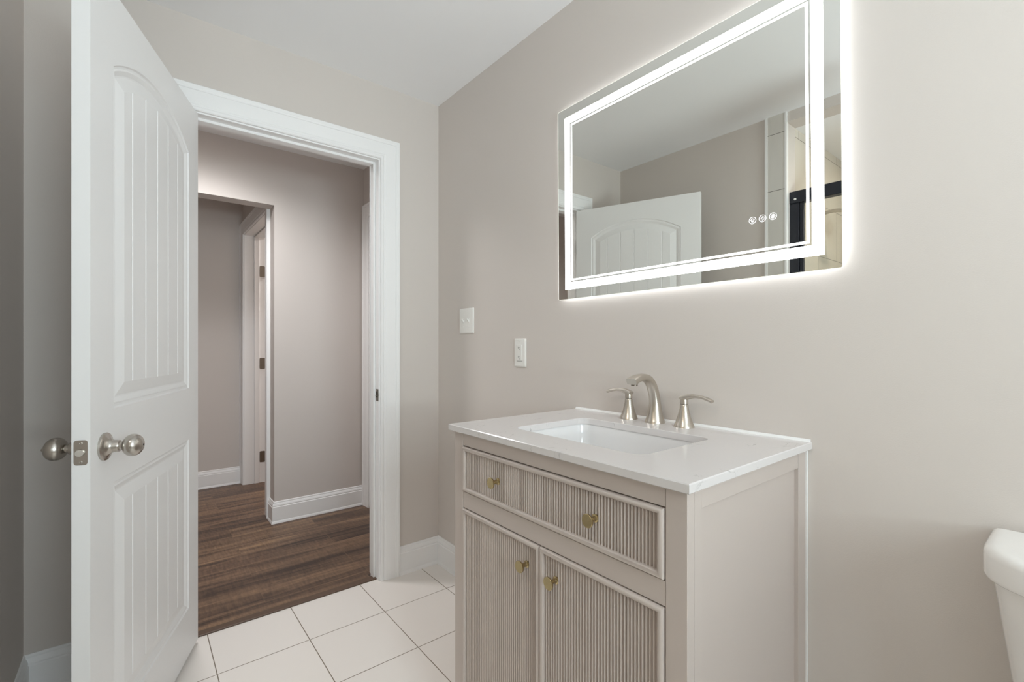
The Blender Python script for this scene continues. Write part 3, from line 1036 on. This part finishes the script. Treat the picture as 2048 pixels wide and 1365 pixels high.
for k, yb in enumerate((-1.6316, -1.6564, -1.6814)):
    yl, zl = yb - MYC, 1.4707 - MZC
    xi = MXF - 0.0002
    mb = MB()
    ring_tube(mb, yl, zl, 0.0080, 0.0011, xi)
    o = mb.build('touch_button', M_icon, mir, local=True, smooth=False)
    o['label'] = ('ring button with a defog symbol', 'ring button with a dotted sun symbol', 'ring button with a snowflake-like sun symbol')[k]
    ic = MB()
    if k == 0:
        for s in (1, -1):
            bar(ic, yl, zl + 0.0048, yl + s * 0.0048, zl + 0.0008, 0.0016, xi)
        for j, w in ((-0.0003, 0.0028), (-0.0024, 0.0034), (-0.0043, 0.0020)):
            bar(ic, yl - w, zl + j, yl + w, zl + j, 0.0011, xi)
    elif k == 1:
        ring_tube(ic, yl, zl, 0.0017, 0.0009, xi, 16)
        for j in range(8):
            a = PI / 4 * j
            bar(ic, yl + 0.0040 * math.cos(a), zl + 0.0040 * math.sin(a), yl + 0.0056 * math.cos(a), zl + 0.0056 * math.sin(a), 0.0013, xi)
    else:
        for j in range(8):
            a = PI / 4 * j
            bar(ic, yl + 0.0008 * math.cos(a), zl + 0.0008 * math.sin(a), yl + 0.0062 * math.cos(a), zl + 0.0062 * math.sin(a), 0.0008, xi)
            b = a + PI / 8
            bar(ic, yl + 0.0036 * math.cos(b), zl + 0.0036 * math.sin(b), yl + 0.0056 * math.cos(b), zl + 0.0056 * math.sin(b), 0.0008, xi)
    ic.build('icon', M_icon, o, local=True, smooth=False)
mir.rotation_euler = (R(-0.40), 0, R(-0.15))

# ------------------------------------------------------------------ switch and outlet


def wall_plate(name, y, z, hy1, hz1, label, cat):
    o = empty(name, (0, y, z), label, cat)
    MB().loft([yz_ring(hy1, hz1, 0.004, 0.0), yz_ring(hy1, hz1, 0.004, -0.0035), yz_ring(hy1 - 0.004, hz1 - 0.004, 0.003, -0.0065)]).build('plate', M_plate, o, local=True, angle=25)
    return o


sw = wall_plate('light_switch', -0.2755, 1.268, 0.0600, 0.0610, 'white double toggle light switch plate near the room corner', 'switch')
for s in (1, -1):
    y = s * 0.023
    t = MB().loft([[(-0.0062, y + a * 0.0062, b * 0.0125) for a, b in ((-1, -1), (1, -1), (1, 1), (-1, 1))], [(-0.0075, y + a * 0.0055, b * 0.0118) for a, b in ((-1, -1), (1, -1), (1, 1), (-1, 1))]])
    t.loft([[(-0.007, y + a * 0.0046, -0.003 + b * 0.0055) for a, b in ((-1, -1), (1, -1), (1, 1), (-1, 1))], [(-0.018, y + a * 0.0040, 0.0085 + b * 0.0036) for a, b in ((-1, -1), (1, -1), (1, 1), (-1, 1))]])
    t.build('toggle', M_plate, sw, local=True, smooth=False)
    for dz in (0.030, -0.030):
        MB().lathe([(0.0028, 0.006), (0.0028, 0.0072), (0.0018, 0.0078)], (0, y, dz), '-X', 14).build('screw', M_plate, sw, local=True)
ou = wall_plate('wall_outlet', -0.6815, 1.1185, 0.0365, 0.0595, 'white rectangular duplex wall outlet between switch and vanity', 'outlet')
f = MB().loft([yz_ring(0.0168, 0.0335, 0.002, -0.0062), yz_ring(0.0168, 0.0335, 0.002, -0.0085), yz_ring(0.0160, 0.0327, 0.002, -0.0092)]).build('receptacle', M_plate, ou, local=True, angle=25)
for dz in (0.019, -0.019):
    for m_ in (MB().box(-0.0095, -0.0090, 0.0050, 0.0066, dz - 0.001, dz + 0.0065), MB().box(-0.0095, -0.0090, -0.0066, -0.0050, dz, dz + 0.0060),
               MB().lathe([(0.0022, 0.0090), (0.0022, 0.0095)], (0, 0, dz - 0.0065), '-X', 12)):
        m_.build('slot', M_slot, f, local=True, smooth=False)
MB().box(-0.0068, -0.0064, -0.0178, 0.0178, -0.0350, -0.0337).build('seam', M_slot, f, local=True, smooth=False)
for y in (-0.0070, 0.0008):
    MB().box(-0.0098, -0.0090, y, y + 0.0062, -0.0030, 0.0030).build('test_button', M_plate, f, local=True, smooth=False)
for dz in (0.0485, -0.0485):
    MB().lathe([(0.0028, 0.006), (0.0028, 0.0072), (0.0018, 0.0078)], (0, 0, dz), '-X', 14).build('screw', M_plate, ou, local=True)

# ------------------------------------------------------------------ toilet
TY = -2.285
toi = empty('toilet', (-0.30, TY, 0), 'white toilet with a tapered tank against the right wall', 'toilet')


def dshape(x0, x1, yc, hw, r, bow, z, seg=8):
    """tank outline: flat back at x1 (wall side), rounded and slightly bowed front at x0"""
    pts = [(x1, yc - hw), (x1, yc + hw)]
    for i in range(seg + 1):
        a = PI / 2 * i / seg
        pts.append((x0 + r - r * math.sin(a), yc + hw - r + r * math.cos(a)))
    for i in range(1, 8):
        t = i / 8
        y = yc + (hw - r) * (1 - 2 * t)
        pts.append((x0 - bow * (1 - (2 * t - 1) ** 2), y))
    for i in range(seg + 1):
        a = PI / 2 * i / seg
        pts.append((x0 + r - r * math.cos(a), yc - hw + r - r * math.sin(a)))
    return [(p[0], p[1], z) for p in pts]


B = -0.012
mb = MB().loft([dshape(-0.150, B, TY, 0.150, 0.06, 0.012, 0.380), dshape(-0.158, B, TY, 0.162, 0.065, 0.014, 0.395), dshape(-0.168, B, TY, 0.184, 0.07, 0.016, 0.565), dshape(-0.178, B, TY, 0.2090, 0.075, 0.018, 0.757)])
mb.build('tank', M_toilet, toi)
LID = [(0.010, 0.7598), (0.004, 0.7605), (0.001, 0.763), (0.0, 0.768), (0.0, 0.799), (0.0012, 0.8045), (0.0042, 0.8090), (0.0085, 0.8118), (0.014, 0.8130), (0.020, 0.8133), (0.034, 0.8134)]
mb = MB().loft([dshape(-0.194 + d, B, TY, 0.2205 - d, max(0.084 - d, 0.03), 0.018, z) for d, z in LID])
mb.build('tank_lid', M_toilet, toi, angle=42)
mb = MB().tube([(-0.186, TY - 0.13, 0.71), (-0.206, TY - 0.13, 0.71), (-0.210, TY - 0.09, 0.705)], [(0.008, 0.008), (0.007, 0.007), (0.006, 0.006)], seg=12)
mb.build('flush_lever', M_nickel, toi)


def oval(xc, hxx, hyy, z, n=36):
    return [(xc + hxx * math.cos(2 * PI * i / n) * (1.0 if math.cos(2 * PI * i / n) < 0 else 0.86), TY + hyy * math.sin(2 * PI * i / n), z) for i in range(n)]


mb = MB().loft([oval(-0.36, 0.20, 0.110, 0.0), oval(-0.36, 0.195, 0.105, 0.02), oval(-0.37, 0.175, 0.095, 0.12), oval(-0.40, 0.20, 0.125, 0.24), oval(-0.43, 0.245, 0.170, 0.34), oval(-0.435, 0.255, 0.182, 0.385), oval(-0.435, 0.250, 0.178, 0.395), oval(-0.435, 0.195, 0.130, 0.395), oval(-0.435, 0.17, 0.11, 0.33), oval(-0.42, 0.08, 0.06, 0.24)])
mb.build('bowl', M_toilet, toi)
MB().box(-0.24, -0.02, TY - 0.13, TY + 0.13, 0.34, 0.379).build('bowl_deck', M_toilet, toi, bevel=0.02, seg=4)
mb = MB().loft([oval(-0.435, 0.252, 0.180, 0.397), oval(-0.435, 0.258, 0.186, 0.403), oval(-0.435, 0.256, 0.184, 0.432), oval(-0.435, 0.235, 0.165, 0.440)])
mb.build('seat_lid', M_porcelain, toi)

# ------------------------------------------------------------------ shower fittings seen in the mirror
sd = empty('shower_door', (-1.60, -1.9, 0.10), 'black framed glass shower door seen reflected in the mirror', 'shower door')
MB().box(-1.626, -1.576, -2.70, YS, 1.925, 1.990).build('header_bar', M_black, sd, bevel=0.003)
for y in (YS - 0.045, -2.70):
    MB().box(-1.620, -1.582, y, y + 0.045, 0.10, 1.925).build('wall_channel', M_black, sd, bevel=0.002)
MB().box(-1.626, -1.576, -2.655, YS - 0.045, 0.10, 0.13).build('bottom_track', M_black, sd, bevel=0.002)
for y0, y1 in ((YS - 0.066, YS - 0.046), (-1.93, -1.90)):
    MB().box(-1.608, -1.590, y0, y1, 0.13, 1.925).build('stile', M_black, sd, bevel=0.002)
MB().box(-1.602, -1.596, -2.655, YS - 0.066, 0.13, 1.925).build('pane', M_glass, sd, smooth=False)
MB().lathe([(0.006, 0), (0.006, 0.004), (0.0, 0.005)], (-1.576, YS - 0.03, 1.945), 'X', 14).build('screw', M_plate, sd)

sh = empty('shower_head', (-2.08, YS, 1.95), 'nickel shower head on a curved arm seen reflected at the mirror edge', 'shower head')
MB().lathe([(0.030, 0), (0.030, 0.004), (0.012, 0.010)], (-2.08, YS, 1.960), '-Y', 24).build('flange', M_nickel, sh)
P = [(-2.08, YS, 1.960), (-2.08, YS - 0.05, 1.966), (-2.08, YS - 0.10, 1.958), (-2.08, YS - 0.135, 1.935), (-2.08, YS - 0.155, 1.905)]
pp, rr, sss = smooth_path(P, [(0.0105, 0.0105)] * 5, [1] * 5, 4)
MB().tube(pp, rr, seg=14).build('arm', M_nickel, sh)
d = Vector((0, -0.45, -0.89)).normalized()
q = Vector((0, 1, 0)).cross(d)
q = Vector((1, 0, 0))
w = d.cross(q)
rings = []
for h, r in ((0, 0.012), (0.018, 0.015), (0.045, 0.030), (0.075, 0.062), (0.088, 0.068), (0.092, 0.066), (0.092, 0.0001)):
    c = Vector((-2.08, YS - 0.153, 1.910)) + d * h
    rings.append([tuple(c + q * (r * math.cos(2 * PI * i / 28)) + w * (r * math.sin(2 * PI * i / 28))) for i in range(28)])
MB().loft(rings).build('spray_head', M_nickel, sh)

# ------------------------------------------------------------------ recessed lamps and an added fill globe


def can_light(name, x, y, z, energy, color, label, spot=None):
    o = empty(name, (x, y, z), label, 'ceiling light', 'recessed ceiling lights')
    MB().loft([[(x + r * math.cos(2 * PI * i / 32), y + r * math.sin(2 * PI * i / 32), z - h) for i in range(32)] for r, h in ((0.160, 0.0), (0.160, 0.004), (0.132, 0.006), (0.128, 0.0))], caps=False, loop=True).build('trim_ring', M_trim, o)
    MB().lathe([(0.128, -0.001), (0.128, -0.003)], (x, y, z), 'Z', 32).build('lens', M_bulb, o)
    if spot:
        l = lamp('bulb', 'SPOT', (0, 0, -0.012), energy, color, (0, 0, 0), 0.16, spot=R(spot), blend=1.0)
    else:
        l = lamp('bulb', 'AREA', (0, 0, -0.012), energy, color, (0, 0, 0), 0.25)
        l.data.shape = 'DISK'
    l.parent = o
    return o


can_light('recessed_light', -1.00, 0.62, H_CEIL, 118, (1.0, 0.99, 1.0), 'recessed round ceiling light in the hall, above the doorway view', 158)
can_light('recessed_light.001', -2.02, -1.90, 2.365, 8, (1.0, 0.90, 0.81), 'recessed round ceiling light inside the shower alcove')
can_light('recessed_light.002', 0.45, 2.05, H_CEIL, 20, (1.0, 0.94, 0.89), 'recessed round ceiling light in the room beyond the inner door frame')

# glowing globe added out of view above the camera to lift the ceiling
GX, GY, GZ = -1.22, -1.75, 2.10
fl = empty('fill_globe', (GX, GY, H_CEIL), 'added white fill globe above the camera, out of view', 'ceiling light')
MB().lathe([(0.06, 0.0), (0.06, -0.012), (0.012, -0.020), (0.010, GZ + 0.11 - H_CEIL)], (GX, GY, H_CEIL), 'Z', 32).build('fill_mount', M_nickel, fl)
MB().lathe([(0.0, -0.12)] + [(0.12 * math.sin(PI * i / 16), -0.12 * math.cos(PI * i / 16)) for i in range(1, 16)] + [(0.0, 0.12)], (GX, GY, GZ), 'Z', 32, caps=False).build('fill_sphere', emission('fill_glow', (242, 240, 255), 1.2), fl)
